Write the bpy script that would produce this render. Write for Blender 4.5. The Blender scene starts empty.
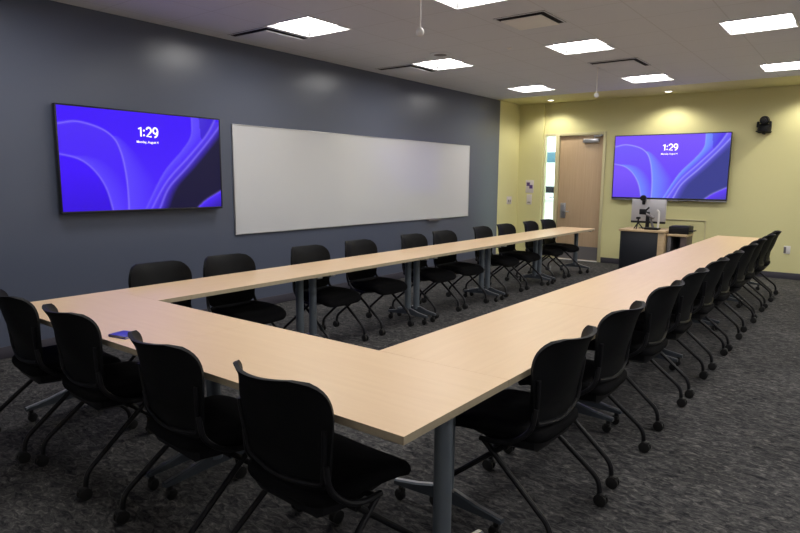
import bpy, bmesh, math, random
from mathutils import Vector, Matrix
random.seed(7)
C = bpy.context.scene.collection
PI = math.pi
# ------------------------------------------------------------------ room numbers (metres)
XL = -5.65          # blue wall
YB = 11.347         # back wall
ZC = 2.989          # ceiling
XR = 2.4            # right wall (out of frame)
YF = -0.9           # wall behind the camera
YSPLIT = 10.46      # where the blue paint ends
YSOF = 10.33        # where the yellow ceiling border starts
EXPOSURE = 0.2

# ------------------------------------------------------------------ materials
def srgb(r, g, b):
    f = lambda c: (c / 12.92) if c <= 0.04045 else ((c + 0.055) / 1.055) ** 2.4
    return (f(r / 255), f(g / 255), f(b / 255), 1)

def mat(name, col, rough=0.5, metal=0.0, spec=0.5, noise=0.0, nscale=40.0, bump=0.0, bscale=200.0, coat=0.0):
    m = bpy.data.materials.new(name); m.use_nodes = True
    nt = m.node_tree; N = nt.nodes; L = nt.links
    b = N['Principled BSDF']
    b.inputs['Base Color'].default_value = col
    b.inputs['Roughness'].default_value = rough
    b.inputs['Metallic'].default_value = metal
    b.inputs['Specular IOR Level'].default_value = spec
    b.inputs['Coat Weight'].default_value = coat
    tc = N.new('ShaderNodeTexCoord')
    if noise > 0:
        n = N.new('ShaderNodeTexNoise'); n.inputs['Scale'].default_value = nscale; n.inputs['Detail'].default_value = 4
        L.new(tc.outputs['Object'], n.inputs['Vector'])
        r = N.new('ShaderNodeValToRGB')
        lo = [c * (1 - noise) for c in col[:3]] + [1]; hi = [min(1, c * (1 + noise)) for c in col[:3]] + [1]
        r.color_ramp.elements[0].color = lo; r.color_ramp.elements[0].position = 0.3
        r.color_ramp.elements[1].color = hi; r.color_ramp.elements[1].position = 0.7
        L.new(n.outputs['Fac'], r.inputs['Fac']); L.new(r.outputs['Color'], b.inputs['Base Color'])
    if bump > 0:
        n2 = N.new('ShaderNodeTexNoise'); n2.inputs['Scale'].default_value = bscale
        L.new(tc.outputs['Object'], n2.inputs['Vector'])
        bp = N.new('ShaderNodeBump'); bp.inputs['Strength'].default_value = bump; bp.inputs['Distance'].default_value = 0.002
        L.new(n2.outputs['Fac'], bp.inputs['Height']); L.new(bp.outputs['Normal'], b.inputs['Normal'])
    return m

def emit(name, col, strength):
    m = bpy.data.materials.new(name); m.use_nodes = True
    b = m.node_tree.nodes['Principled BSDF']
    b.inputs['Base Color'].default_value = (0.6, 0.6, 0.6, 1)
    b.inputs['Emission Color'].default_value = col
    b.inputs['Emission Strength'].default_value = strength
    return m

def wood(name, a, b_, rough, scale=(1.5, 22, 22)):
    m = bpy.data.materials.new(name); m.use_nodes = True
    nt = m.node_tree; N = nt.nodes; L = nt.links; p = N['Principled BSDF']
    tc = N.new('ShaderNodeTexCoord'); mp = N.new('ShaderNodeMapping'); mp.inputs['Scale'].default_value = scale
    L.new(tc.outputs['Object'], mp.inputs['Vector'])
    n = N.new('ShaderNodeTexNoise'); n.inputs['Scale'].default_value = 1.6; n.inputs['Detail'].default_value = 6; n.inputs['Distortion'].default_value = 0.6
    L.new(mp.outputs['Vector'], n.inputs['Vector'])
    r = N.new('ShaderNodeValToRGB'); r.color_ramp.elements[0].color = a; r.color_ramp.elements[1].color = b_
    r.color_ramp.elements[0].position = 0.3; r.color_ramp.elements[1].position = 0.72
    L.new(n.outputs['Fac'], r.inputs['Fac']); L.new(r.outputs['Color'], p.inputs['Base Color'])
    p.inputs['Roughness'].default_value = rough
    return m

def carpet_mat():
    m = bpy.data.materials.new('carpet'); m.use_nodes = True
    nt = m.node_tree; N = nt.nodes; L = nt.links; p = N['Principled BSDF']
    tc = N.new('ShaderNodeTexCoord')
    mp = N.new('ShaderNodeMapping'); mp.inputs['Scale'].default_value = (17, 32, 1); mp.inputs['Rotation'].default_value = (0, 0, 0.25)
    L.new(tc.outputs['Object'], mp.inputs['Vector'])
    n = N.new('ShaderNodeTexNoise'); n.inputs['Scale'].default_value = 1.0; n.inputs['Detail'].default_value = 7; n.inputs['Roughness'].default_value = 0.72; n.inputs['Distortion'].default_value = 1.2
    L.new(mp.outputs['Vector'], n.inputs['Vector'])
    r = N.new('ShaderNodeValToRGB')
    e = r.color_ramp.elements
    e[0].position = 0.36; e[0].color = (0.018, 0.019, 0.022, 1)
    e[1].position = 0.72; e[1].color = (0.27, 0.26, 0.24, 1)
    k = e.new(0.50); k.color = (0.066, 0.065, 0.066, 1)
    k = e.new(0.60); k.color = (0.13, 0.125, 0.12, 1)
    L.new(n.outputs['Fac'], r.inputs['Fac'])
    big = N.new('ShaderNodeTexNoise'); big.inputs['Scale'].default_value = 1.3; big.inputs['Detail'].default_value = 3
    L.new(tc.outputs['Object'], big.inputs['Vector'])
    mx = N.new('ShaderNodeMix'); mx.data_type = 'RGBA'; mx.blend_type = 'MULTIPLY'; mx.inputs[0].default_value = 0.6
    r2 = N.new('ShaderNodeValToRGB'); r2.color_ramp.elements[0].color = (0.5, 0.5, 0.5, 1); r2.color_ramp.elements[0].position = 0.3; r2.color_ramp.elements[1].position = 0.7
    L.new(big.outputs['Fac'], r2.inputs['Fac'])
    L.new(r.outputs['Color'], mx.inputs[6]); L.new(r2.outputs['Color'], mx.inputs[7])
    L.new(mx.outputs[2], p.inputs['Base Color'])
    p.inputs['Roughness'].default_value = 0.95; p.inputs['Specular IOR Level'].default_value = 0.1
    bp = N.new('ShaderNodeBump'); bp.inputs['Strength'].default_value = 0.5; bp.inputs['Distance'].default_value = 0.006
    L.new(n.outputs['Fac'], bp.inputs['Height']); L.new(bp.outputs['Normal'], p.inputs['Normal'])
    return m

def ceiling_mat():
    m = bpy.data.materials.new('ceiling_tiles'); m.use_nodes = True
    nt = m.node_tree; N = nt.nodes; L = nt.links; p = N['Principled BSDF']
    tc = N.new('ShaderNodeTexCoord'); sp = N.new('ShaderNodeSeparateXYZ'); L.new(tc.outputs['Object'], sp.inputs[0])
    def line(out, off):
        a = N.new('ShaderNodeMath'); a.operation = 'ADD'; a.inputs[1].default_value = off; L.new(out, a.inputs[0])
        b = N.new('ShaderNodeMath'); b.operation = 'PINGPONG'; b.inputs[1].default_value = 0.305; L.new(a.outputs[0], b.inputs[0])
        c = N.new('ShaderNodeMath'); c.operation = 'LESS_THAN'; c.inputs[1].default_value = 0.006; L.new(b.outputs[0], c.inputs[0])
        return c.outputs[0]
    lx = line(sp.outputs[0], 4.83 + 6.1); ly = line(sp.outputs[1], -4.13 + 12.2)
    mxm = N.new('ShaderNodeMath'); mxm.operation = 'MAXIMUM'; L.new(lx, mxm.inputs[0]); L.new(ly, mxm.inputs[1])
    mx = N.new('ShaderNodeMix'); mx.data_type = 'RGBA'
    mx.inputs[6].default_value = (0.70, 0.725, 0.78, 1); mx.inputs[7].default_value = (0.61, 0.63, 0.67, 1)
    L.new(mxm.outputs[0], mx.inputs[0]); L.new(mx.outputs[2], p.inputs['Base Color'])
    p.inputs['Roughness'].default_value = 0.9
    return m

M = {}
M['blue'] = mat('blue_paint', (0.094, 0.109, 0.156, 1), 0.30, spec=0.55, bump=0.12, bscale=120)
M['yellow'] = mat('yellow_paint', (0.70, 0.66, 0.345, 1), 0.45, spec=0.4, bump=0.12, bscale=120)
M['plain'] = mat('pale_paint', (0.82, 0.82, 0.83, 1), 0.7)
M['palewall'] = mat('white_paint', (0.80, 0.79, 0.78, 1), 0.7)
M['ceiling'] = ceiling_mat()
M['carpet'] = carpet_mat()
M['base'] = mat('rubber_base', (0.050, 0.046, 0.062, 1), 0.6)
M['table'] = wood('maple_laminate', (0.655, 0.467, 0.288, 1), (0.69, 0.503, 0.318, 1), 0.37)
M['edge'] = mat('table_edge_band', (0.44, 0.37, 0.255, 1), 0.5, noise=0.06)
M['legmetal'] = mat('grey_painted_steel', (0.17, 0.20, 0.235, 1), 0.36, metal=0.4)
M['footmetal'] = mat('dark_grey_steel', (0.09, 0.105, 0.125, 1), 0.4, metal=0.4)
M['black'] = mat('black_plastic', (0.009, 0.009, 0.011, 1), 0.45, spec=0.22, noise=0.2, nscale=60)
M['blackfab'] = mat('black_fabric', (0.006, 0.006, 0.007, 1), 0.9, noise=0.3, nscale=300, bump=0.4, bscale=600, spec=0.1)
M['blackmesh'] = mat('black_mesh', (0.005, 0.0055, 0.0065, 1), 0.55, noise=0.3, nscale=300, bump=0.2, bscale=500, spec=0.13)
M['blacktube'] = mat('black_tube', (0.010, 0.010, 0.012, 1), 0.38, spec=0.3)
M['rubber'] = mat('rubber', (0.008, 0.008, 0.008, 1), 0.6)
M['door'] = wood('door_veneer', (0.49, 0.345, 0.215, 1), (0.54, 0.39, 0.25, 1), 0.42, (30, 30, 1.2))
M['frame'] = mat('cream_frame_paint', (0.60, 0.55, 0.33, 1), 0.4)
M['steel'] = mat('brushed_steel', (0.50, 0.50, 0.52, 1), 0.30, metal=0.85)
M['kick'] = mat('grey_kick_plate', (0.15, 0.14, 0.145, 1), 0.5, metal=0.2)
M['white'] = mat('white_plastic', (0.72, 0.70, 0.68, 1), 0.45)
M['board'] = mat('whiteboard_enamel', (0.62, 0.625, 0.64, 1), 0.12, spec=0.45)
M['alu'] = mat('aluminium', (0.55, 0.55, 0.56, 1), 0.35, metal=0.9)
M['silver'] = mat('silver_shell', (0.50, 0.49, 0.52, 1), 0.42, metal=0.35)
M['bezel'] = mat('tv_bezel', (0.010, 0.010, 0.014, 1), 0.3)
M['chin'] = mat('grey_bezel', (0.22, 0.22, 0.26, 1), 0.4, metal=0.3)
M['lamp'] = emit('lamp_diffuser', (1.0, 0.975, 0.945, 1), 19.0)
M['lampdown'] = emit('downlight_lens', (1.0, 0.95, 0.82, 1), 4.5)
M['lamphouse'] = mat('lamp_housing', (0.11, 0.11, 0.11, 1), 0.7)
M['lampframe'] = mat('lamp_frame', (0.75, 0.75, 0.75, 1), 0.5)
M['ventdark'] = mat('vent_shade_black', (0.012, 0.012, 0.012, 1), 0.8)  # near-black colour stands in for the shade inside the vents
M['ventpale'] = mat('vent_pale', (0.88, 0.88, 0.86, 1), 0.6)
M['ventgrey'] = mat('vent_grey', (0.70, 0.725, 0.78, 1), 0.7)
M['cwhite'] = mat('corridor_white', (0.80, 0.84, 0.83, 1), 0.6)
M['cblue'] = mat('corridor_blue', (0.05, 0.12, 0.17, 1), 0.5)
M['clamp'] = emit('corridor_lamp', (0.92, 1.0, 0.98, 1), 20.0)
M['purple'] = mat('purple_print', (0.10, 0.05, 0.22, 1), 0.5)
M['paper'] = mat('poster_paper', (0.66, 0.60, 0.62, 1), 0.6)
M['notebook'] = mat('blue_cover', (0.045, 0.045, 0.40, 1), 0.35)
M['pages'] = mat('page_edges', (0.35, 0.35, 0.40, 1), 0.7)
M['darkpanel'] = mat('black_laminate', (0.012, 0.014, 0.020, 1), 0.45)
M['deskwood'] = wood('desk_maple', (0.50, 0.36, 0.20, 1), (0.58, 0.43, 0.26, 1), 0.4, (3, 20, 20))
M['brownleg'] = mat('dark_brown_panel', (0.09, 0.06, 0.055, 1), 0.5)
M['glyph'] = emit('screen_text', (0.95, 0.9, 1.0, 1), 0.87)
g = bpy.data.materials.new('clear_glass'); g.use_nodes = True
gb = g.node_tree.nodes['Principled BSDF']; gb.inputs['Base Color'].default_value = (0.9, 1.0, 0.97, 1)
gb.inputs['Transmission Weight'].default_value = 1.0; gb.inputs['Roughness'].default_value = 0.0; gb.inputs['IOR'].default_value = 1.45
M['glass'] = g

# ------------------------------------------------------------------ mesh helpers
def add_box(bm, x0, x1, y0, y1, z0, z1, bev=0.0, seg=2, mi=0):
    r = bmesh.ops.create_cube(bm, size=1.0)
    vs = r['verts']
    for v in vs:
        v.co = Vector((x0 + (v.co.x + .5) * (x1 - x0), y0 + (v.co.y + .5) * (y1 - y0), z0 + (v.co.z + .5) * (z1 - z0)))
    fs = set(f for v in vs for f in v.link_faces)
    for f in fs: f.material_index = mi
    if bev > 0:
        es = list(set(e for v in vs for e in v.link_edges))
        bmesh.ops.bevel(bm, geom=es, offset=bev, segments=seg, profile=0.5, affect='EDGES')

def add_tube(bm, pts, r, n=10, caps=True, mi=0):
    pts = [Vector(p) for p in pts]
    rad = r if isinstance(r, (list, tuple)) else [r] * len(pts)
    rings = []
    ref = None
    for i, p in enumerate(pts):
        a = pts[max(i - 1, 0)]; b = pts[min(i + 1, len(pts) - 1)]
        t = (b - a).normalized()
        if ref is None:
            ref = Vector((0, 0, 1)) if abs(t.z) < 0.9 else Vector((1, 0, 0))
            ref = (ref - t * ref.dot(t)).normalized()
        else:
            ref = (ref - t * ref.dot(t)).normalized()
        s = t.cross(ref)
        rings.append([bm.verts.new(p + (ref * math.cos(2 * PI * k / n) + s * math.sin(2 * PI * k / n)) * rad[i]) for k in range(n)])
    for i in range(len(rings) - 1):
        for k in range(n):
            f = bm.faces.new((rings[i][k], rings[i][(k + 1) % n], rings[i + 1][(k + 1) % n], rings[i + 1][k])); f.material_index = mi; f.smooth = True
    if caps:
        f = bm.faces.new(list(reversed(rings[0]))); f.material_index = mi
        f = bm.faces.new(rings[-1]); f.material_index = mi

def smooth_path(pts, k=6):
    """Catmull-Rom through the points"""
    P = [Vector(p) for p in pts]; out = []
    for i in range(len(P) - 1):
        p0 = P[max(i - 1, 0)]; p1 = P[i]; p2 = P[i + 1]; p3 = P[min(i + 2, len(P) - 1)]
        for j in range(k):
            t = j / k
            out.append(0.5 * ((2 * p1) + (p2 - p0) * t + (2 * p0 - 5 * p1 + 4 * p2 - p3) * t * t + (3 * p1 - p0 - 3 * p2 + p3) * t ** 3))
    out.append(P[-1]); return out

def bend_path(a, b, c, r=0.05, k=6):
    """a -> b -> c with a rounded corner of size r at b"""
    a, b, c = Vector(a), Vector(b), Vector(c)
    p = b + (a - b).normalized() * r; q = b + (c - b).normalized() * r
    mid = [(p * (1 - t) ** 2 + b * 2 * t * (1 - t) + q * t * t) for t in [i / k for i in range(k + 1)]]
    return [a] + mid + [c]

def add_lathe(bm, prof, cen=(0, 0, 0), axis='z', n=20, mi=0):
    """profile of (radius, height) turned about an axis through cen"""
    cen = Vector(cen); rings = []
    for (r, h) in prof:
        ring = []
        for k in range(n):
            a = 2 * PI * k / n; u, v = r * math.cos(a), r * math.sin(a)
            o = {'z': (u, v, h), 'x': (h, u, v), 'y': (v, h, u)}[axis]
            ring.append(bm.verts.new(cen + Vector(o)))
        rings.append(ring)
    for i in range(len(rings) - 1):
        for k in range(n):
            f = bm.faces.new((rings[i][k], rings[i][(k + 1) % n], rings[i + 1][(k + 1) % n], rings[i + 1][k])); f.smooth = True; f.material_index = mi
    f = bm.faces.new(list(reversed(rings[0]))); f.material_index = mi
    f = bm.faces.new(rings[-1]); f.material_index = mi

def add_loft(bm, rings, cap=True, smooth=True, mi=0):
    R = [[bm.verts.new(Vector(p)) for p in r] for r in rings]; n = len(R[0])
    for i in range(len(R) - 1):
        for k in range(n):
            f = bm.faces.new((R[i][k], R[i][(k + 1) % n], R[i + 1][(k + 1) % n], R[i + 1][k])); f.smooth = smooth; f.material_index = mi
    if cap:
        f = bm.faces.new(list(reversed(R[0]))); f.material_index = mi
        f = bm.faces.new(R[-1]); f.material_index = mi

def obj(name, bm, m, parent=None, sharp=35):
    me = bpy.data.meshes.new(name)
    bmesh.ops.recalc_face_normals(bm, faces=bm.faces[:])
    bm.to_mesh(me); bm.free()
    for mm in (m if isinstance(m, list) else [m]): me.materials.append(mm)
    if sharp:
        for p in me.polygons: p.use_smooth = True
        try: me.set_sharp_from_angle(angle=math.radians(sharp))
        except Exception: pass
    o = bpy.data.objects.new(name, me); C.objects.link(o)
    if parent: o.parent = parent
    return o

def tag(o, label, cat, group=None):
    o['label'] = label; o['category'] = cat
    if group: o['group'] = group
    return o

def thing(name, label, cat, loc=(0, 0, 0), rotz=0.0, group=None):
    o = bpy.data.objects.new(name, None); o.empty_display_size = 0.1; C.objects.link(o)
    o.location = loc; o.rotation_euler = (0, 0, rotz)
    return tag(o, label, cat, group)

def struct(name, bm, m, parent=None, sharp=35):
    o = obj(name, bm, m, parent, sharp)
    if not parent: o['kind'] = 'structure'
    return o

def struct_empty(name, loc=(0, 0, 0)):
    o = bpy.data.objects.new(name, None); C.objects.link(o); o.location = loc; o['kind'] = 'structure'; return o

def copy_tree(o, parent=None):
    c = o.copy(); C.objects.link(c)
    if parent: c.parent = parent; c.matrix_parent_inverse = o.matrix_parent_inverse
    for ch in list(o.children): copy_tree(ch, c)
    return c

def B(): return bmesh.new()

# ------------------------------------------------------------------ the room
bm = B(); add_box(bm, XL - .12, XR + .12, YF - .12, YB + .12, -.10, 0); struct('floor', bm, M['carpet'])
LIGHT_X = {'blue': -4.53, 'second': -2.71, 'third': -0.98, 'right': 0.85}
LIGHT_Y = [('nearest', 1.95), ('second', 4.43), ('third', 6.82), ('farthest', 9.42)]
bm = B(); HO = .292
cx_ = sorted([XL - .12, XR + .12] + [x + k * HO for x in LIGHT_X.values() for k in (-1, 1)])
cy_ = sorted([YF - .12, YSOF] + [y + k * HO for _, y in LIGHT_Y for k in (-1, 1)])
for x0, x1 in zip(cx_, cx_[1:]):
    for y0, y1 in zip(cy_, cy_[1:]):
        mx_, my_ = (x0 + x1) / 2, (y0 + y1) / 2
        if any(abs(mx_ - x) < HO for x in LIGHT_X.values()) and any(abs(my_ - y) < HO for _, y in LIGHT_Y): continue
        add_box(bm, x0, x1, y0, y1, ZC, ZC + .10)
struct('ceiling', bm, M['ceiling'])
bm = B(); add_box(bm, XL - .12, XR + .12, YSOF, YB + .12, ZC - .002, ZC + .10); struct('trim_1', bm, M['yellow'])
bm = B()
add_box(bm, XL - .12, XL, YF - .12, YSPLIT, 0, ZC, mi=0)
add_box(bm, XL - .12, XL, YSPLIT, YB + .12, 0, ZC, mi=1)
struct('wall_left', bm, [M['blue'], M['yellow']])
bm = B(); add_box(bm, XR, XR + .12, YF - .12, YB + .12, 0, ZC); struct('wall_right', bm, M['plain'])
bm = B(); add_box(bm, XL, XR, YF - .12, YF, 0, ZC); struct('wall_front', bm, M['palewall'])
XP = -5.14     # edge of the projecting strip of wall beside the sidelight
bm = B()
add_box(bm, XL, XP, YB - .065, YB + .12, 0, ZC)
add_box(bm, XP, -3.925, YB, YB + .12, 2.41, ZC)
add_box(bm, -3.925, XR, YB, YB + .12, 0, ZC)
struct('wall_back', bm, M['yellow'])
bm = B(); add_box(bm, XL, XL + .012, YF, YB - .07, 0, .10, .003); struct('baseboard_left', bm, M['base'])
bm = B(); add_box(bm, -3.915, XR, YB - .012, YB, 0, .10, .003)
struct('baseboard_back', bm, M['base'])

# door
dr = struct_empty('door_1', (-4.40, YB, 0))
def loc_bm(o, fn):
    b = B(); fn(b); bmesh.ops.translate(b, verts=b.verts[:], vec=-Vector(o.location)); return b
def fr(b):
    add_box(b, -4.875, -4.825, YB - .02, YB + .10, 0, 2.41, .004)
    add_box(b, -3.98, -3.925, YB - .02, YB + .10, 0, 2.41, .004)
    add_box(b, -4.825, -3.98, YB - .02, YB + .10, 2.36, 2.41, .004)
struct('door_frame', loc_bm(dr, fr), M['frame'], dr)
dp = struct('door_panel', loc_bm(dr, lambda b: add_box(b, -4.822, -3.983, YB + .035, YB + .08, .012, 2.357, .003)), M['door'], dr)
struct('threshold', loc_bm(dr, lambda b: add_box(b, -4.825, -3.98, YB - .03, YB + .10, 0, .010, .003)), M['white'], dr)
def sub(o, name, fn, m):
    b = B(); fn(b); bmesh.ops.translate(b, verts=b.verts[:], vec=-Vector(dr.location)); return struct(name, b, m, o)
sub(dp, 'kick_plate', lambda b: add_box(b, -4.80, -4.0, YB + .030, YB + .036, .02, .27), M['kick'])
def hnd(b):
    add_box(b, -4.765, -4.655, YB + .005, YB + .036, .80, 1.09, .012)
    add_tube(b, [(-4.70, YB + .01, .93), (-4.70, YB - .03, .93), (-4.61, YB - .035, .93), (-4.57, YB - .03, .925)], .012)
    add_lathe(b, [(.02, 0), (.02, .02)], (-4.71, YB - .012, 1.03), 'y', 14)
sub(dp, 'door_handle', hnd, M['steel'])
def clo(b):
    add_box(b, -4.36, -4.06, YB - .03, YB + .034, 2.215, 2.29, .01)
    add_tube(b, [(-4.15, YB - .0, 2.29), (-4.15, YB - .0, 2.325), (-4.02, YB - .03, 2.335), (-4.01, YB - .03, 2.365)], .012)
    add_box(b, -4.16, -4.0, YB - .03, YB + .01, 2.335, 2.352)
sub(dp, 'door_closer', clo, M['steel'])

# sidelight
wn = struct_empty('window_1', (-5.0, YB, 0))
def wf(b):
    add_box(b, XP, -5.115, YB - .01, YB + .10, 0, 2.41, .003)
    add_box(b, -4.895, -4.875, YB - .02, YB + .10, 0, 2.41, .003)
    add_box(b, -5.115, -4.895, YB - .01, YB + .10, 2.365, 2.41, .003)
    add_box(b, -5.115, -4.895, YB - .01, YB + .10, 0, .12, .003)
bm = B(); wf(bm); bmesh.ops.translate(bm, verts=bm.verts[:], vec=-Vector(wn.location)); struct('window_frame', bm, M['frame'], wn)
bm = B(); add_box(bm, -5.117, -4.893, YB + .04, YB + .046, .118, 2.367); bmesh.ops.translate(bm, verts=bm.verts[:], vec=-Vector(wn.location)); struct('window_pane', bm, M['glass'], wn)

# corridor behind the sidelight
CX0, CX1, CY1 = -8.2, -3.2, 14.3
bm = B(); add_box(bm, CX0, CX1, YB + .12, CY1, -.10, 0); struct('floor_corridor', bm, M['cwhite'])
bm = B(); add_box(bm, CX0, CX1, YB + .12, CY1, 2.7, 2.8); struct('ceiling_corridor', bm, M['cwhite'])
bm = B(); add_box(bm, CX0, CX1, CY1, CY1 + .1, 0, 2.7); struct('wall_corridor', bm, M['cwhite'])
bm = B(); add_box(bm, CX0 - .1, CX0, YB + .12, CY1, 0, 2.7); struct('wall_corridor_left', bm, M['cwhite'])
bm = B(); add_box(bm, CX1, CX1 + .1, YB + .12, CY1, 0, 2.7); struct('wall_corridor_right', bm, M['cwhite'])
bm = B(); add_box(bm, -7.0, -5.6, CY1 - .03, CY1, 1.955, 2.20, .004)
tag(obj('wall_panel', bm, M['cblue']), 'blue panel on the white corridor wall seen through the narrow sidelight', 'panel')
t = thing('corridor_counter', 'white corridor counter seen low through the narrow sidelight', 'counter', (-6.1, 13.9, 0))
bm = B(); add_box(bm, -.9, .9, -.3, .3, 0, 1.06, .005); obj('counter_body', bm, M['cwhite'], t)
bm = B(); add_box(bm, -.95, .95, -.34, .34, 1.06, 1.10, .006); obj('counter_top', bm, M['ventgrey'], t)
t = thing('corridor_monitor', 'small black monitor on the white corridor counter', 'monitor', (-5.97, 13.85, 1.10))
bm = B(); add_box(bm, -.24, .24, -.015, .015, .12, .28, .005); obj('screen', bm, M['bezel'], t)
bm = B(); add_tube(bm, [(0, .0, .02), (0, .0, .14)], .02); add_box(bm, -.1, .1, -.08, .08, 0, .02, .005); obj('stand', bm, M['bezel'], t)
t = thing('corridor_light', 'bright corridor ceiling lamp beyond the narrow sidelight', 'ceiling light', (-5.6, 12.9, 2.7))
bm = B(); add_box(bm, -1.2, 1.2, -.6, .6, -.03, 0, .005); obj('frame', bm, M['lampframe'], t)
bm = B(); add_box(bm, -1.15, 1.15, -.55, .55, -.04, -.03); obj('diffuser', bm, M['clamp'], t)

# ------------------------------------------------------------------ ceiling fittings
def make_light():
    t = thing('ceiling_light', '', 'ceiling light', (0, 0, ZC), 0, 'square lit ceiling panels')
    h = .303; w = .018; q = .288
    bm = B()
    for (a, b, c, d) in ((-h, h, -h, -h + w), (-h, h, h - w, h), (-h, -h + w, -h + w, h - w), (h - w, h, -h + w, h - w)):
        add_box(bm, a, b, c, d, -.007, 0, .002)
    obj('frame', bm, M['lampframe'], t)
    bm = B(); D_ = .052
    for (a, b, c, d) in ((-q, q, -q, -q + .004), (-q, q, q - .004, q), (-q, -q + .004, -q + .004, q - .004), (q - .004, q, -q + .004, q - .004)):
        add_box(bm, a, b, c, d, 0.0002, D_ + .01)
    add_box(bm, -q, q, -q, q, D_ + .01, D_ + .016); obj('housing', bm, M['lamphouse'], t)
    bm = B(); k = 10; ql = q - .006; rows = []
    for i in range(k + 1):
        y = -ql + 2 * ql * i / k; rows.append((y, D_ - .004 - .016 * math.sin(PI * i / k)))
    R = [[bm.verts.new((x, y, z)) for (y, z) in rows] for x in (-ql, ql)]
    for i in range(k):
        f = bm.faces.new((R[0][i], R[0][i + 1], R[1][i + 1], R[1][i])); f.smooth = True
    for s in (0, 1):
        top = [bm.verts.new((R[s][0].co.x, rows[0][0], D_ + .004)), bm.verts.new((R[s][0].co.x, rows[-1][0], D_ + .004))]
        bm.faces.new([top[0]] + R[s] + [top[1]])
    obj('diffuser', bm, M['lamp'], t)
    return t
lx = LIGHT_X; ly = LIGHT_Y
L0 = make_light(); first = True
rowname = {'nearest': 'in the row above the front table', 'second': 'in the second row from the front', 'third': 'in the third row from the front', 'farthest': 'in the row nearest the yellow wall'}
colname = {'blue': 'lit ceiling panel beside the blue wall', 'second': 'lit ceiling panel second from the blue wall', 'third': 'lit ceiling panel third from the blue wall', 'right': 'lit ceiling panel farthest from the blue wall'}
for rn, y in ly:
    for cn, x in lx.items():
        o = L0 if first else copy_tree(L0); first = False
        o.location = (x, y, ZC); o['label'] = colname[cn] + ', ' + rowname[rn]

def plaque(x, y, label, pm, name='ceiling_vent', h=.302):
    t = thing(name, label, 'air vent', (x, y, ZC), 0, 'square ceiling air vents')
    bm = B(); add_box(bm, -h, h, -h, h, -.004, 0); obj('shade_plate', bm, M['ventdark'], t)  # dark plate under the closed ceiling, painted as the shaded recess
    bm = B(); w = .014
    for (a, b, c, d) in ((-h, h, -h, -h + w), (-h, h, h - w, h), (-h, -h + w, -h + w, h - w), (h - w, h, -h + w, h - w)):
        add_box(bm, a, b, c, d, -.008, 0, .002)
    obj('frame', bm, M['ventgrey'], t)
    bm = B(); g_ = h - .05
    add_box(bm, -g_, g_, -g_, g_, -.026, -.016, .004); obj('face_plate', bm, pm, t)
    bm = B()
    add_tube(bm, [(0, 0, -.018), (0, 0, -.003)], .02, 10)
    obj('hanger', bm, M['ventdark'], t)
    return t
plaque(-2.66, 5.45, 'pale square air vent in the ceiling, the largest dark-edged one in view', M['ventpale'], h=.25)
plaque(-2.68, 8.07, 'grey square ceiling vent near the farther hanging microphone', M['ventgrey'])
plaque(-5.16, 4.47, 'grey ceiling vent between blue wall and the nearest visible lit panel', M['ventgrey'])
plaque(-5.16, 6.88, 'grey ceiling vent between blue wall and the lit panel above the whiteboard', M['ventgrey'])
t = thing('ceiling_speaker', 'small round grey speaker in the ceiling near the blue wall', 'speaker', (-4.2, 6.26, ZC))
bm = B(); add_lathe(bm, [(.125, 0), (.125, -.008), (.115, -.012), (.11, -.012)], n=28); obj('rim', bm, M['ventgrey'], t)
bm = B(); add_lathe(bm, [(.112, -.002), (.112, -.010), (.06, -.013), (.01, -.014)], n=28); obj('grille', bm, M['kick'], t)
t = thing('sprinkler_head', 'tiny white sprinkler head below the pale ceiling vent', 'sprinkler', (-3.38, 6.42, ZC))
bm = B(); add_lathe(bm, [(.03, 0), (.03, -.004), (.018, -.008), (.014, -.016)], n=16); obj('rose', bm, M['white'], t)

def downlight(x, y, label):
    t = thing('downlight', label, 'downlight', (x, y, ZC - .002), 0, 'recessed downlights by the yellow wall')
    bm = B(); add_lathe(bm, [(.075, 0), (.075, -.004), (.055, -.006), (.052, -.003)], n=28); obj('trim_ring', bm, M['lampframe'], t)
    bm = B(); add_lathe(bm, [(.05, -.002), (.05, -.006), (.02, -.007)], n=24); obj('lens', bm, M['lampdown'], t)
    s = bpy.data.lights.new('downlight_beam', 'SPOT'); s.energy = 37; s.spot_size = math.radians(140); s.spot_blend = 0.55; s.color = (1, .95, .82); s.shadow_soft_size = .06
    o = bpy.data.objects.new('downlight_beam', s); C.objects.link(o); o.location = (x, y, ZC - .03)
downlight(-4.86, 10.93, 'recessed downlight in the yellow ceiling border above the narrow sidelight')
downlight(-2.80, 10.93, 'recessed downlight in the yellow ceiling border above the wall screen')
downlight(-0.75, 10.93, 'recessed downlight in the yellow ceiling border right of the wall camera')
downlight(1.30, 10.93, 'recessed downlight in the yellow ceiling border farthest from the door')

def hanging_mic(x, y, L, label):
    t = thing('hanging_microphone', label, 'microphone', (x, y, ZC), 0, 'white hanging ceiling microphones')
    bm = B(); add_lathe(bm, [(.03, 0), (.03, -.008), (.008, -.014)], n=16); obj('ceiling_rose', bm, M['white'], t)
    bm = B(); add_tube(bm, [(0, 0, -.01), (0, 0, -L + .03)], .006, 8); obj('cord', bm, M['white'], t)
    bm = B(); add_lathe(bm, [(.006, -L + .034), (.016, -L + .030), (.027, -L + .017), (.031, -L), (.027, -L - .017), (.016, -L - .028)], n=18); obj('microphone_head', bm, M['white'], t)
hanging_mic(-2.763, 3.843, .39, 'white microphone hanging on a cord, nearer one at the top')
hanging_mic(-2.928, 7.99, .378, 'white microphone hanging on a cord, farther one near yellow wall')

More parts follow.
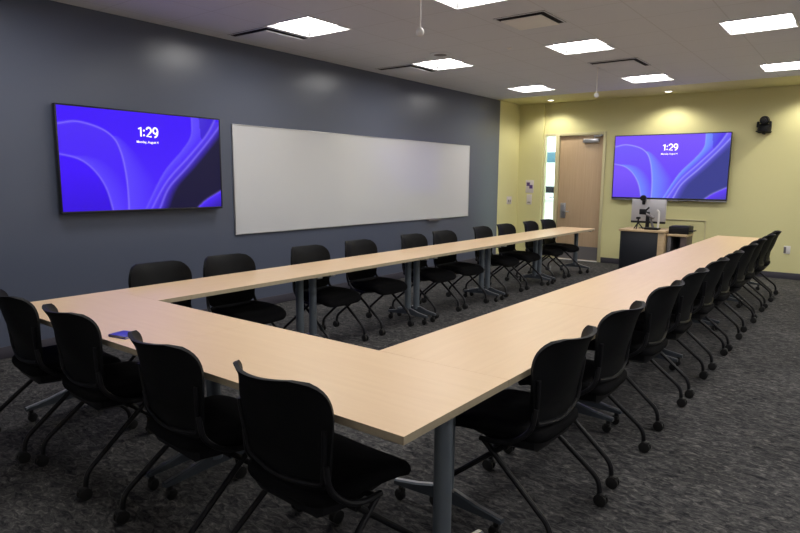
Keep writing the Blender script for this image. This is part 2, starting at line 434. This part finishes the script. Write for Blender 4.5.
# ------------------------------------------------------------------ wall screens
def seg_d(px, py, ax, ay, bx, by):
    dx, dy = bx - ax, by - ay
    t = max(0, min(1, ((px - ax) * dx + (py - ay) * dy) / (dx * dx + dy * dy + 1e-12)))
    return math.hypot(px - ax - t * dx, py - ay - t * dy)
def cr(pts, k=8):
    pr_ = lambda a: a / (a + 1.257 * (1 - a))      # picture fractions measured in perspective
    return [(p.x, p.y) for p in smooth_path([(pr_(a) * 1.77, b, 0) for a, b in pts], k)]
CA = cr([(-.05, .19), (.02, .165), (.13, .14), (.27, .19), (.35, .28), (.388, .41), (.41, .59), (.42, .80), (.42, 1.04)])
CB = cr([(-.05, .45), (.01, .455), (.13, .50), (.22, .61), (.285, .78), (.32, 1.0), (.325, 1.05)])
CC = cr([(.83, -.03), (.835, .08), (.825, .22), (.77, .37), (.65, .62), (.53, .99), (.51, 1.05)])
CC2 = cr([(.83, -.03), (.85, .10), (.865, .23)])
CD = cr([(.985, -.03), (.92, .19), (.80, .45), (.67, .70), (.57, .98), (.55, 1.05)])
CE = cr([(1.02, .03), (.985, .12), (.92, .28), (.80, .54), (.68, .77), (.62, .98), (.60, 1.05)])
CF = cr([(1.04, .78), (.98, .84), (.90, .93), (.84, 1.03)])
def x_at(poly, y):
    for (a, b), (c, d) in zip(poly, poly[1:]):
        if (b - y) * (d - y) <= 0 and b != d: return a + (c - a) * (y - b) / (d - b)
    return None
def y_at(poly, x):
    for (a, b), (c, d) in zip(poly, poly[1:]):
        if (a - x) * (c - x) <= 0 and a != c: return b + (d - b) * (x - a) / (c - a)
    return None
def lerp(a, b, t): return tuple(x + (y - x) * t for x, y in zip(a, b))
def screen_colour(s, t, pal):
    x = s * 1.77; y = t
    c = lerp(pal['base'], pal['base2'], min(1, max(0, t * 1.1 - .1)))
    dist = lambda poly: min(seg_d(x, y, a, b, p, q) for (a, b), (p, q) in zip(poly, poly[1:]))
    xa = x_at(CA[20:], y) ; xb = x_at(CB, y); xc = x_at(CC, y); xd = x_at(CD, y); xe = x_at(CE, y)
    inA = (xa is not None and x < xa) and (y_at(CA, x) is not None and y > y_at(CA, x))
    if xa is not None and x >= xa and y > .25:                # petal fading to the right of the upper arc
        f = max(0, 1 - (x - xa) / (.04 + .28 * min(1, (y - .2) / .5)))
        c = lerp(c, pal['ribbon'], .8 * f)
    if inA:
        c = lerp(c, pal['mid'], .55 * max(0, 1 - (y - .14) * 1.6))
        if xb is not None and x > xb and y > .46:             # blade between the two arcs
            c = lerp(c, pal['ribbon'], .75 * max(0, 1 - (x - xb) / .22))
    if y_at(CB, x) is not None and y > y_at(CB, x): c = lerp(pal['base'], pal['deep'], max(0, (y - .6)) * 1.1)
    if xc is not None and xd is not None and x > xc and x < xd:
        w = (xd - xc) or 1; f = (x - xc) / w
        c = lerp(pal['ribbon'], pal['base2'], min(1, f * 1.15))
        if y < .24 and x > .865 * 1.77 - (.24 - y) * .1: c = lerp(c, pal['deep'], .55)
    if xd is not None and xe is not None and xd <= x < xe:
        c = lerp(pal['mid'], pal['deep'], min(1, (x - xd) / max(.02, xe - xd)) * .5)
    if xe is not None and x >= xe:
        f = min(1, (x - xe) / .12)
        c = lerp(pal['mid'], pal['dark'], f ** .5)
        yf = y_at(CF, x)
        if yf is not None and y > yf: c = lerp(pal['base2'], pal['dark'], min(1, (y - yf) * 4))
    for poly, k, wd in ((CA, .75, .008), (CB, .6, .008), (CC, .35, .007), (CD, .6, .010), (CE, .6, .010), (CF, .3, .012)):
        d = dist(poly)
        if d < wd * 3: c = lerp(c, pal['line'], k * math.exp(-(d / wd) ** 2))
    return c
def S(r, g, b): return srgb(r, g, b)[:3]
PAL1 = dict(base=S(62, 8, 250), base2=S(74, 34, 250), mid=S(84, 52, 245), ribbon=S(94, 72, 252), deep=S(36, 6, 170), dark=S(17, 12, 52), line=S(140, 120, 255))
PAL2 = dict(base=S(122, 86, 252), base2=S(98, 62, 250), mid=S(112, 100, 252), ribbon=S(118, 156, 255), deep=S(66, 44, 215), dark=S(58, 62, 140), line=S(176, 176, 255))

def screen_mesh(W, H, pal, nx=176, ny=100):
    me = bpy.data.meshes.new('screen'); vs = []; fs = []; cols = []
    for j in range(ny + 1):
        for i in range(nx + 1):
            s = i / nx; t = j / ny
            vs.append(((s - .5) * W, 0, (.5 - t) * H)); cols.append(screen_colour(s, t, pal))
    for j in range(ny):
        for i in range(nx):
            a = j * (nx + 1) + i; fs.append((a, a + nx + 1, a + nx + 2, a + 1))
    me.from_pydata(vs, [], fs)
    at = me.color_attributes.new('picture', 'FLOAT_COLOR', 'POINT')
    for k, c in enumerate(cols): at.data[k].color = (c[0], c[1], c[2], 1)
    return me
ms = bpy.data.materials.new('lit_screen'); ms.use_nodes = True
_b = ms.node_tree.nodes['Principled BSDF']; _a = ms.node_tree.nodes.new('ShaderNodeAttribute'); _a.attribute_name = 'picture'
ms.node_tree.links.new(_a.outputs['Color'], _b.inputs['Emission Color']); _b.inputs['Emission Strength'].default_value = 0.87
_b.inputs['Base Color'].default_value = (.004, .004, .006, 1); _b.inputs['Roughness'].default_value = .35; _b.inputs['Specular IOR Level'].default_value = .25

def text_mesh(name, body, size, bold=0.0):
    cu = bpy.data.curves.new(name, 'FONT'); cu.body = body; cu.size = size; cu.align_x = 'CENTER'; cu.align_y = 'CENTER'; cu.offset = bold; cu.extrude = .0006
    o = bpy.data.objects.new(name, cu); C.objects.link(o)
    dg = bpy.context.evaluated_depsgraph_get(); dg.update()
    me = bpy.data.meshes.new_from_object(o.evaluated_get(dg)); bpy.data.objects.remove(o); bpy.data.curves.remove(cu)
    me.transform(Matrix.Rotation(PI / 2, 4, 'X')); me.name = name
    return me

def tv(name, label, W, H, loc, rotz, pal, chin, wallgap):
    """screen faces local -y; the origin is the centre of the front face"""
    t = thing(name, label, 'screen', loc, rotz)
    bz = .014
    bm = B(); add_box(bm, -W / 2, W / 2, .004, .05, -H / 2, H / 2, .004)
    add_box(bm, -W * .33, W * .33, .05, .075, -H * .36, H * .36, .01); obj('housing', bm, M['bezel'], t)
    bm = B()
    add_box(bm, -W / 2, W / 2, -.004, .006, H / 2 - bz, H / 2, .002); add_box(bm, -W / 2, W / 2, -.004, .006, -H / 2, -H / 2 + chin, .002)
    add_box(bm, -W / 2, -W / 2 + bz, -.004, .006, -H / 2 + chin, H / 2 - bz, .002); add_box(bm, W / 2 - bz, W / 2, -.004, .006, -H / 2 + chin, H / 2 - bz, .002)
    fr_ = obj('bezel', bm, M['bezel'], t)
    sw, sh = W - 2 * bz, H - bz - chin
    me = screen_mesh(sw, sh, pal); me.materials.append(ms)
    sc = bpy.data.objects.new('display', me); C.objects.link(sc); sc.parent = t; sc.location = (0, 0, (chin - bz) / 2)
    cx = (.5685 - .5) * sw
    def stroke(pts, ox, k):
        return [(ox + a * k, 0, b * k) for a, b in pts]
    arc = lambda cx_, cy_, rx, ry, a0, a1, n=14: [(cx_ + rx * math.cos(R_(a0 + (a1 - a0) * i / n)), cy_ + ry * math.sin(R_(a0 + (a1 - a0) * i / n))) for i in range(n + 1)]
    R_ = math.radians
    k_ = sh * .105; bm = B(); th_ = k_ * .085
    one = [[(.05, .74), (.30, .93), (.30, .02)]]
    two = [arc(.28, .66, .25, .28, 165, -30) + [(.05, .06), (.57, .06)]]
    nine = [arc(.29, .66, .24, .28, 0, 360, 22), arc(.18, .58, .36, .54, 10, -92)]
    ox_ = -k_ * .98
    for glyph, adv in ((one, .55), (None, .32), (two, .70), (nine, .6)):
        if glyph is None:
            for zz_ in (.17, .62): add_lathe(bm, [(th_ * 1.2, -.0006), (th_ * 1.2, .0006)], (ox_ + .08 * k_, 0, zz_ * k_), 'y', 12)
        else:
            for st in glyph: add_tube(bm, stroke(st, ox_, k_), th_, 8)
        ox_ += adv * k_
    for v_ in bm.verts: v_.co.y *= .05
    ck = obj('clock_text', bm, M['glyph'], sc); ck.location = (0, -.003, (.5 - .247) * sh)
    for nm, body, size, zz, bo in (('date_text', 'Monday, August 4', sh * .034, .5 - .300, .0004),):
        m2 = text_mesh(nm, body, size, bo); m2.materials.append(M['glyph'])
        xs = [v.co.x for v in m2.vertices]
        o = bpy.data.objects.new(nm, m2); C.objects.link(o); o.parent = sc; o.location = (.0, -.003, zz * sh)
    bm = B(); add_box(bm, -.35, .35, .07, wallgap, -.22, .22, .004); obj('wall_mount', bm, M['bezel'], t)
    return t, fr_
tv('wall_screen', 'large wall screen showing 1:29 on the blue wall', 1.671, .946, (XL + .09, 2.44 + .8355, 1.19 + .473), PI / 2, PAL1, .022, .088)
t2, f2 = tv('wall_screen', 'large wall screen showing 1:29 on the yellow wall behind the desk', 1.883, 1.117, (-3.745 + .9415, YB - .09, 1.205 + .5585), 0, PAL2, .028, .088)
bm = B(); add_box(bm, -.94, .94, -.008, .045, -.5585 - .022, -.5585 - .001, .006); obj('lower_bar', bm, M['chin'], t2)
bm = B(); add_box(bm, .20, .52, -.014, -.006, -.5585 - .018, -.5585 - .006, .002); obj('button_strip', bm, M['bezel'], t2)

# whiteboard
t = thing('whiteboard', 'long blank whiteboard mounted on the blue wall', 'whiteboard', (XL, 6.845, .88))
Hh = 1.225; Wd = 5.04 / 2
bm = B(); add_box(bm, .004, .018, -Wd + .012, Wd - .012, .012, Hh - .012); obj('writing_surface', bm, M['board'], t)
bm = B()
add_box(bm, 0, .022, -Wd, Wd, 0, .013, .002); add_box(bm, 0, .022, -Wd, Wd, Hh - .013, Hh, .002)
add_box(bm, 0, .022, -Wd, -Wd + .013, .013, Hh - .013, .002); add_box(bm, 0, .022, Wd - .013, Wd, .013, Hh - .013, .002)
obj('frame', bm, M['alu'], t)
bm = B(); add_box(bm, 0, .06, 1.25, 1.60, -.025, -.002, .004); obj('marker_tray', bm, M['kick'], t)

# things on the yellow walls
t = thing('wall_notice', 'white notice with purple squares on yellow wall beside the sidelight', 'sign', (-5.385, YB - .065, 1.27))
bm = B(); add_box(bm, -.085, .085, -.006, 0, 0, .25, .002); obj('card', bm, M['paper'], t)
bm = B(); add_box(bm, -.065, .005, -.008, -.005, .135, .205); add_box(bm, -.005, .065, -.008, -.005, .085, .155); obj('printed_squares', bm, M['purple'], t)
t = thing('light_switch', 'pale light switch plate below the purple notice', 'light switch', (-5.385, YB - .065, 1.04))
bm = B(); add_box(bm, -.055, .055, -.008, 0, 0, .20, .003); obj('plate', bm, M['paper'], t)
bm = B(); add_box(bm, -.03, .03, -.013, -.007, .035, .055, .002); obj('toggle', bm, M['kick'], t)
t = thing('light_switch', 'pale switch plate with dark toggle near the blue paint edge', 'light switch', (XL, 10.93, 1.05))
bm = B(); add_box(bm, 0, .008, -.10, .10, 0, .15, .003); obj('plate', bm, M['paper'], t)
bm = B(); add_box(bm, .007, .016, -.055, -.025, .04, .085, .002); add_box(bm, .007, .016, .015, .045, .04, .085, .002); obj('toggle', bm, M['kick'], t)
t = thing('wall_outlet', 'white electrical outlet low on the yellow wall', 'outlet', (-.965, YB, .40))
bm = B(); add_box(bm, -.045, .045, -.008, 0, 0, .125, .003); obj('plate', bm, M['white'], t)
bm = B(); add_box(bm, -.045, -.012, -.012, -.007, .012, .11, .002); obj('socket', bm, M['kick'], t)
bm = B()
add_tube(bm, bend_path((-2.90, YB - .012, .865), (-2.165, YB - .012, .865), (-2.165, YB - .012, .102), .03), .010, 8)
tag(obj('cable_conduit', bm, M['frame']), 'thin cable conduit bending down the yellow wall behind the desk', 'conduit')
# wall camera
t = thing('wall_camera', 'black camera on a wall bracket, high on the yellow wall', 'camera', (-1.42, YB, 2.43))
bm = B(); add_box(bm, -.09, .09, -.012, 0, -.14, .0, .003); add_box(bm, -.10, .10, -.20, -.008, -.13, -.115, .003)
add_box(bm, -.015, .015, -.16, -.01, -.165, -.128, .003); obj('bracket', bm, M['black'], t)
bm = B(); add_lathe(bm, [(.085, -.115), (.09, -.10), (.088, -.055), (.07, -.045)], (0, -.12, 0), n=24); obj('base', bm, M['black'], t)
bm = B()
add_box(bm, -.10, -.068, -.16, -.08, -.06, .03, .012); add_box(bm, .068, .10, -.16, -.08, -.06, .03, .012); add_box(bm, -.10, .10, -.16, -.08, -.062, -.035, .01); obj('yoke', bm, M['black'], t)
bm = B(); add_lathe(bm, [(.02, -.075), (.058, -.07), (.066, -.03), (.07, .03), (.055, .065), (.02, .072)], (0, -.12, .045), 'y', 24)
cb = obj('camera_head', bm, M['black'], t)
bm = B(); add_lathe(bm, [(.018, -.012), (.034, -.010), (.036, .008)], (0, -.195, .045), 'y', 20); obj('lens', bm, M['bezel'], cb)

# ------------------------------------------------------------------ tables
def make_table(label, W, D, loc, rotz, foot_half):
    """length W along local x, depth D along local y, origin on the floor under its centre"""
    t = thing('conference_table', label, 'table', loc, rotz, 'flip-top conference tables set in a horseshoe')
    TZ = .74; th = .029; gx = .0005
    bm = B(); add_box(bm, -W / 2 + gx, W / 2 - gx, -D / 2, D / 2, TZ - th, TZ, .0008, 1)
    bmesh.ops.recalc_face_normals(bm, faces=bm.faces[:])
    for f in bm.faces: f.material_index = 0 if f.normal.z > .5 else 1
    obj('tabletop', bm, [M['table'], M['edge']], t)
    bm = B(); add_box(bm, -W / 2 + .10, W / 2 - .10, -.02, .02, .655, TZ - th - .002, .004); obj('crossbeam', bm, M['legmetal'], t)
    for s in (-1, 1):
        x = s * (W / 2 - .078)
        bm = B(); add_tube(bm, [(x, 0, .12), (x, 0, .705)], .034, 20); lg = obj('leg', bm, M['legmetal'], t)
        bm = B(); h = foot_half; w = .017
        prof = [(-h, .078, .100), (-h * .55, .082, .122), (-.05, .086, .150), (.05, .086, .150), (h * .55, .082, .122), (h, .078, .100)]
        rings = []
        for (y, z0, z1) in prof:
            rings.append([(x - w, y, z0), (x + w, y, z0), (x + w, y, z1 - .006), (x + w - .008, y, z1), (x - w + .008, y, z1), (x - w, y, z1 - .006)])
        add_loft(bm, rings, smooth=False)
        bmesh.ops.recalc_face_normals(bm, faces=bm.faces[:])
        for f_ in bm.faces:
            if f_.normal.z > .8: f_.material_index = 1
        obj('foot', bm, [M['footmetal'], M['steel']], lg)
        bm = B(); add_box(bm, x - .03, x + .03, -D / 2 + .03, D / 2 - .03, TZ - th - .022, TZ - th - .001, .004); obj('bracket', bm, M['steel'], lg)
        for sy in (-1, 1):
            bm = B(); y = sy * (h - .03)
            add_tube(bm, [(x, y, .05), (x, y, .08)], .013, 10)
            add_lathe(bm, [(.020, -.012), (.027, -.009), (.027, .009), (.020, .012)], (x, y + .006, .0275), 'x', 16)
            add_box(bm, x - .019, x + .019, y - .014, y + .022, .034, .058, .006)
            obj('caster', bm, M['rubber'], lg)
    return t
OX, OY, WF, DF = -1.064, 1.4216, 3.043, .687
half = WF / 2
make_table('right half of the front table run, nearest corner of the horseshoe', half, DF, (OX - half / 2, OY + DF / 2, 0), 0, .29)
make_table('left half of the front table run, corner touching the blue wall side', half, DF, (OX - half * 1.5, OY + DF / 2, 0), 0, .29)
Y0 = OY + DF; LT = 1.566
ordn = ['first', 'second', 'third', 'fourth', 'last']
for i in range(5):
    make_table('%s table from the near end of the table run along the blue wall' % ordn[i], LT, .557, (OX - WF + .557 / 2, Y0 + LT * (i + .5), 0), PI / 2, .255)
for i in range(5):
    make_table('%s table from the near end of the right-hand table run' % ordn[i], LT, .6615, (OX - .6615 / 2, Y0 + LT * (i + .5), 0), PI / 2, .285)

# ------------------------------------------------------------------ chairs
def make_chair():
    t = thing('nesting_chair', '', 'chair', (0, 0, 0), 0, 'black nesting chairs around the tables')
    # seat cushion
    bm = B(); n = 40
    def outline(k, sc):
        a = 2 * PI * k / n; c, s = math.cos(a), math.sin(a); e = 2 / 6.5
        x = math.copysign(abs(c) ** e, c); y = math.copysign(abs(s) ** e, s)
        hw = .238 + .012 * y
        return (x * (hw + sc), .036 + y * (.246 + sc))
    rings = []
    for sc, z in ((-.03, .405), (-.006, .409), (0, .425), (-.002, .445), (-.014, .459), (-.04, .466), (-.10, .463), (-.17, .458), (-.215, .457)):
        ring = []
        for k in range(n):
            x, y = outline(k, sc)
            dz = -.040 * max(0, (y - .06) / .20) ** 2 + .010 * (x / .24) ** 2
            ring.append((x, y, z + dz))
        rings.append([(q[0], q[1], q[2] + .018) for q in ring])
    add_loft(bm, rings); obj('seat', bm, M['blackfab'], t, 60)
    bm = B()
    rings = []
    for (y, hw, z0, z1) in ((-.185, .15, .405, .435), (-.165, .19, .375, .432), (-.06, .205, .372, .428), (.10, .205, .388, .428), (.22, .195, .410, .424), (.245, .17, .416, .422)):
        rings.append([(-hw, y, z1), (-hw, y, z0 + .02), (-hw + .035, y, z0), (hw - .035, y, z0), (hw, y, z0 + .02), (hw, y, z1)])
    add_loft(bm, rings); obj('seat_pan', bm, M['black'], t)
    # backrest: a wrapped, reclined shell whose top rolls backwards
    def back(u, v):
        H_ = .412
        z = .475 + v * H_
        y = -.188 - .076 * v - .026 * v * v
        hw = .208 + .044 * math.sin(min(1, v * 1.15) * PI / 2)
        dv = min(v, 1 - v) * H_; cr_, cw_ = (.060, .060) if v < .5 else (.150, .105)
        if dv < cr_: hw -= cw_ * (1 - math.sqrt(max(0, 1 - (1 - dv / cr_) ** 2)))
        ux = u * hw / .24
        y += (.045 + .067 * v * v) * abs(ux) ** 2.0
        y += .018 * math.exp(-((v - .25) / .2) ** 2) * (1 - abs(u) ** 2)
        if v > .82:
            q = (v - .82) / .18
            y -= .016 * q * q
        z += (.022 * ux * ux - .012) * max(0, v - .3)
        return Vector((u * hw, y, z))
    NU, NV = 22, 26
    def shell(bm, off0, off1, u_in=0.0, v0=0.0, v1=1.0):
        G = []
        for off in (off0, off1):
            grid = []
            for j in range(NV + 1):
                v = v0 + (v1 - v0) * j / NV; row = []
                for i in range(NU + 1):
                    u = (-1 + 2 * i / NU) * (1 - u_in)
                    p = back(u, v); e = 1e-3
                    du = back(min(1, u + e), v) - back(max(-1, u - e), v); dv_ = back(u, min(.999, v + e)) - back(u, max(.001, v - e))
                    nn = du.cross(dv_); nn = nn.normalized() if nn.length > 1e-9 else Vector((0, -1, 0))
                    if nn.y > 0: nn = -nn
                    row.append(bm.verts.new(p + nn * off))
                grid.append(row)
            G.append(grid)
        for g_ in G:
            for j in range(NV):
                for i in range(NU):
                    f = bm.faces.new((g_[j][i], g_[j][i + 1], g_[j + 1][i + 1], g_[j + 1][i])); f.smooth = True
        a, b = G
        for j in range(NV):
            for i in (0, NU): bm.faces.new((a[j][i], a[j + 1][i], b[j + 1][i], b[j][i]))
        for i in range(NU):
            for j in (0, NV): bm.faces.new((a[j][i], a[j][i + 1], b[j][i + 1], b[j][i]))
    bm = B(); shell(bm, -.008, .010); bk = obj('backrest', bm, M['blackmesh'], t, 50)
    # U-shaped frame on the rear of the shell
    path = []
    for k in range(25):
        a = k / 24
        if a < .33: u, v = -.93, .58 - (.58 - .10) * a / .33
        elif a > .67: u, v = .93, .10 + (.58 - .10) * (a - .67) / .33
        else:
            w_ = (a - .33) / .34; u = -.93 + 1.86 * w_; v = .10 - .055 * math.sin(w_ * PI)
        p = back(u, v); path.append(p + Vector((0, -.014, 0)))
    bm = B(); add_tube(bm, smooth_path(path, 2), .010, 8); obj('back_frame', bm, M['black'], t)
    for s in (-1, 1):
        bm = B()
        pts = smooth_path([back(s * .94, .28) + Vector((s * .004, -.012, 0)), (s * .226, -.165, .50), (s * .240, -.105, .44), (s * .245, -.03, .412), (s * .235, .07, .400)], 6)
        add_tube(bm, pts, [.012] * len(pts), 10); obj('back_support', bm, M['blacktube'], t)
    bm = B(); add_tube(bm, [(-.24, .045, .395), (.24, .045, .395)], .013, 10); add_tube(bm, [(-.24, -.055, .395), (.24, -.055, .395)], .013, 10)
    obj('crossbar', bm, M['blacktube'], t)
    for s in (-1, 1):
        for r in (-1, 1):
            xe = s * (.262 if r < 0 else .235); ye = r * .285
            bm = B()
            p = bend_path((s * .238, -r * .05, .398), (xe, ye, .125), (xe, ye + r * .004, .06), .045)
            add_tube(bm, p, .0125, 10); lg = obj('leg', bm, M['blacktube'], t)
            bm = B(); cx, cy = xe, ye + r * .012
            for q in (-1, 1): add_lathe(bm, [(.020, -.008), (.030, -.006), (.031, 0), (.030, .006), (.020, .008)], (cx + q * .013, cy, .031), 'x', 18)
            add_box(bm, cx - .018, cx + .018, cy - .024, cy + .020, .036, .066, .010)
            obj('caster', bm, M['rubber'], lg)
    return t
CH = make_chair(); used = [False]
def chair(x, y, rot, label, group):
    o = CH if not used[0] else copy_tree(CH); used[0] = True
    o.location = (x, y, 0); o.rotation_euler = (0, 0, rot); o['label'] = label; o['group'] = group
    return o
R = math.radians
FY = 1.575
for i, (x, dy, a) in enumerate([(-3.705, -.015, -5), (-3.075, -.008, -3), (-2.22, -.035, -4), (-1.540, -.03, -3)]):
    lab = ['black nesting chair at the front table, leftmost near the blue wall', 'black nesting chair at the front table, second from the blue wall',
           'black nesting chair at the front table, third from the blue wall', 'large foreground black nesting chair at the front table, nearest its right corner'][i]
    chair(x, FY + dy, R(a), lab, 'black chairs along the front table')
nm = ['first', 'second', 'third', 'fourth', 'fifth', 'sixth', 'seventh', 'eighth', 'ninth', 'tenth']
for i, y in enumerate([2.495, 3.11, 4.04, 4.78, 5.72, 6.36, 7.32, 8.00, 8.82, 9.46]):
    chair(-3.965 + random.uniform(-.01, .01), y, R(-90 + random.uniform(-3, 3)), 'black nesting chair backed to the blue wall, %s from the near end' % nm[i], 'black chairs in the row by the blue wall')
for i, y in enumerate([2.475, 3.20, 4.09, 4.82, 5.64, 6.36, 7.25, 7.97, 8.75, 9.37]):
    chair(-1.188 + random.uniform(-.006, .006), y, R((90 + random.uniform(-2, 2)) if i < 9 else 91), 'black nesting chair on the right-hand side, %s from the near end' % nm[i], 'black chairs in the right-hand row')

t = thing('notebook', 'small blue notebook lying on the outer edge of the front table', 'notebook', (-2.865, 1.515, .7401), R(12))
bm = B(); add_box(bm, -.058, .058, -.045, .045, 0, .003); add_box(bm, -.058, .058, -.045, .045, .010, .013, .001); add_box(bm, -.058, -.055, -.045, .045, .002, .011); obj('cover', bm, M['notebook'], t)
bm = B(); add_box(bm, -.0545, .055, -.042, .042, .0031, .0099); obj('pages', bm, M['pages'], t)

# ------------------------------------------------------------------ instructor desk
t = thing('instructor_desk', 'black instructor desk with wood top in front of yellow wall', 'desk', (-2.86, 10.5, 0))
bm = B(); add_box(bm, -.38, .34, -.32, .30, .705, .74, .004); obj('desk_top', bm, M['deskwood'], t)
bm = B(); add_box(bm, -.335, .235, -.292, -.272, .02, .705, .002); obj('front_panel', bm, M['darkpanel'], t)
bm = B(); add_box(bm, .235, .33, -.30, .28, 0, .705, .003); obj('side_panel', bm, M['deskwood'], t)
bm = B(); add_box(bm, -.355, -.335, -.30, .28, 0, .705, .003); obj('side_panel', bm, M['darkpanel'], t)
t = thing('side_stand', 'low wood-topped stand attached to the right of the desk', 'stand', (-2.365, 10.52, 0))
bm = B(); add_box(bm, -.155, .15, -.22, .22, .655, .69, .004); obj('shelf_top', bm, M['deskwood'], t)
bm = B(); add_box(bm, -.145, -.09, -.20, .20, 0, .655, .003); obj('side_panel', bm, M['kick'], t)
bm = B(); add_box(bm, .05, .14, -.20, .20, 0, .655, .003); obj('side_panel', bm, M['brownleg'], t)
bm = B(); add_box(bm, -.09, .05, .17, .19, .05, .655, .002); obj('rear_panel', bm, M['darkpanel'], t)
t = thing('printer', 'flat black printer on the low stand beside the desk', 'printer', (-2.35, 10.52, .69))
bm = B(); add_box(bm, -.16, .14, -.16, .17, 0, .12, .012); obj('body', bm, M['black'], t)
bm = B(); add_box(bm, .13, .20, -.14, .10, .045, .06, .004); obj('paper_tray', bm, M['black'], t)
bm = B(); add_box(bm, -.13, .11, -.13, .12, .12, .13, .006); obj('lid', bm, M['bezel'], t)
t = thing('monitor', 'silver-backed computer monitor standing on the instructor desk', 'monitor', (-2.905, 10.62, .74))
bm = B(); add_box(bm, -.275, .275, -.020, .015, .12, .48, .008); obj('rear_shell', bm, M['silver'], t)
bm = B(); add_box(bm, -.275, .275, -.022, .014, .085, .12, .005); add_box(bm, -.27, .27, .013, .018, .09, .475, .002); obj('bezel', bm, M['bezel'], t)
bm = B(); add_box(bm, -.03, .03, -.045, -.02, .0, .28, .006); add_box(bm, -.12, .12, -.09, .09, 0, .012, .005); obj('stand', bm, M['bezel'], t)
t = thing('webcam', 'black webcam perched on top of the silver monitor', 'webcam', (-2.98, 10.61, 1.2245))
bm = B(); add_lathe(bm, [(.02, -.042), (.045, -.038), (.05, 0), (.045, .03), (.02, .034)], (0, -.07, .018), 'y', 20); obj('body', bm, M['black'], t)
bm = B(); add_box(bm, -.03, .03, -.045, .015, -.002, .012, .003); add_box(bm, -.025, .025, -.046, -.032, -.09, .01, .003); obj('clip', bm, M['black'], t)
t = thing('document_camera', 'folding-arm document camera on the desk in front of silver monitor', 'document camera', (-2.77, 10.36, .74))
bm = B(); add_box(bm, -.10, .12, -.08, .08, 0, .035, .008); obj('base', bm, M['black'], t)
bm = B(); add_tube(bm, [(.02, 0, .03), (-.02, 0, .16), (.0, 0, .20)], .02, 12); add_tube(bm, [(.03, -.02, .185), (-.15, -.02, .28)], .022, 12); obj('arm', bm, M['kick'], t)
bm = B(); add_tube(bm, [(-.15, -.02, .26), (-.05, -.03, .36)], .014, 10); add_box(bm, -.20, -.09, -.05, .01, .24, .33, .012); obj('camera_head', bm, M['black'], t)
bm = B(); add_tube(bm, smooth_path([(.10, -.02, .03), (.105, -.02, .2), (.10, -.025, .29), (.07, -.03, .32)], 5), .016, 10); obj('lamp_arm', bm, M['white'], t)
t = thing('mini_tripod', 'small black tripod on the left part of the instructor desk', 'tripod', (-2.98, 10.33, .74))
bm = B()
for k in range(3):
    a = 2 * PI * k / 3 + .5; add_tube(bm, [(0, 0, .11), (.085 * math.cos(a), .085 * math.sin(a), .006)], .009, 8)
obj('leg_spread', bm, M['black'], t)
bm = B(); add_tube(bm, [(0, 0, .10), (0, 0, .17)], .014, 10); add_box(bm, -.03, .03, -.03, .03, .165, .20, .008); obj('head', bm, M['black'], t)

# ------------------------------------------------------------------ camera, world, view
cam = bpy.data.cameras.new('camera'); co = bpy.data.objects.new('camera', cam); C.objects.link(co)
F, PITCH, YAW, ROLL = 611.2135, R(-8.1456), R(-37.3339), R(0.485)
f = Vector((math.sin(YAW) * math.cos(PITCH), math.cos(YAW) * math.cos(PITCH), math.sin(PITCH)))
r = Vector((math.cos(YAW), -math.sin(YAW), 0)); u = r.cross(f)
r2 = r * math.cos(ROLL) + u * math.sin(ROLL); u2 = -r * math.sin(ROLL) + u * math.cos(ROLL)
mw = Matrix.Identity(4)
for i in range(3): mw[i][0] = r2[i]; mw[i][1] = u2[i]; mw[i][2] = -f[i]; mw[i][3] = (0, 0, 1.52)[i]
co.matrix_world = mw
cam.sensor_fit = 'HORIZONTAL'; cam.sensor_width = 36; cam.lens = F / 800 * 36; cam.clip_start = .02
sc = bpy.context.scene; sc.camera = co
w = bpy.data.worlds.new('world'); w.use_nodes = True; sc.world = w
w.node_tree.nodes['Background'].inputs[0].default_value = (.02, .02, .02, 1); w.node_tree.nodes['Background'].inputs[1].default_value = 1
sc.view_settings.view_transform = 'Standard'
try: sc.view_settings.look = 'None'
except Exception: pass
sc.view_settings.exposure = EXPOSURE; sc.view_settings.gamma = 1; sc.view_settings.use_curve_mapping = False
try:
    sc.cycles.use_denoising = True; sc.cycles.sample_clamp_indirect = 6; sc.cycles.max_bounces = 8; sc.cycles.diffuse_bounces = 5
except Exception: pass
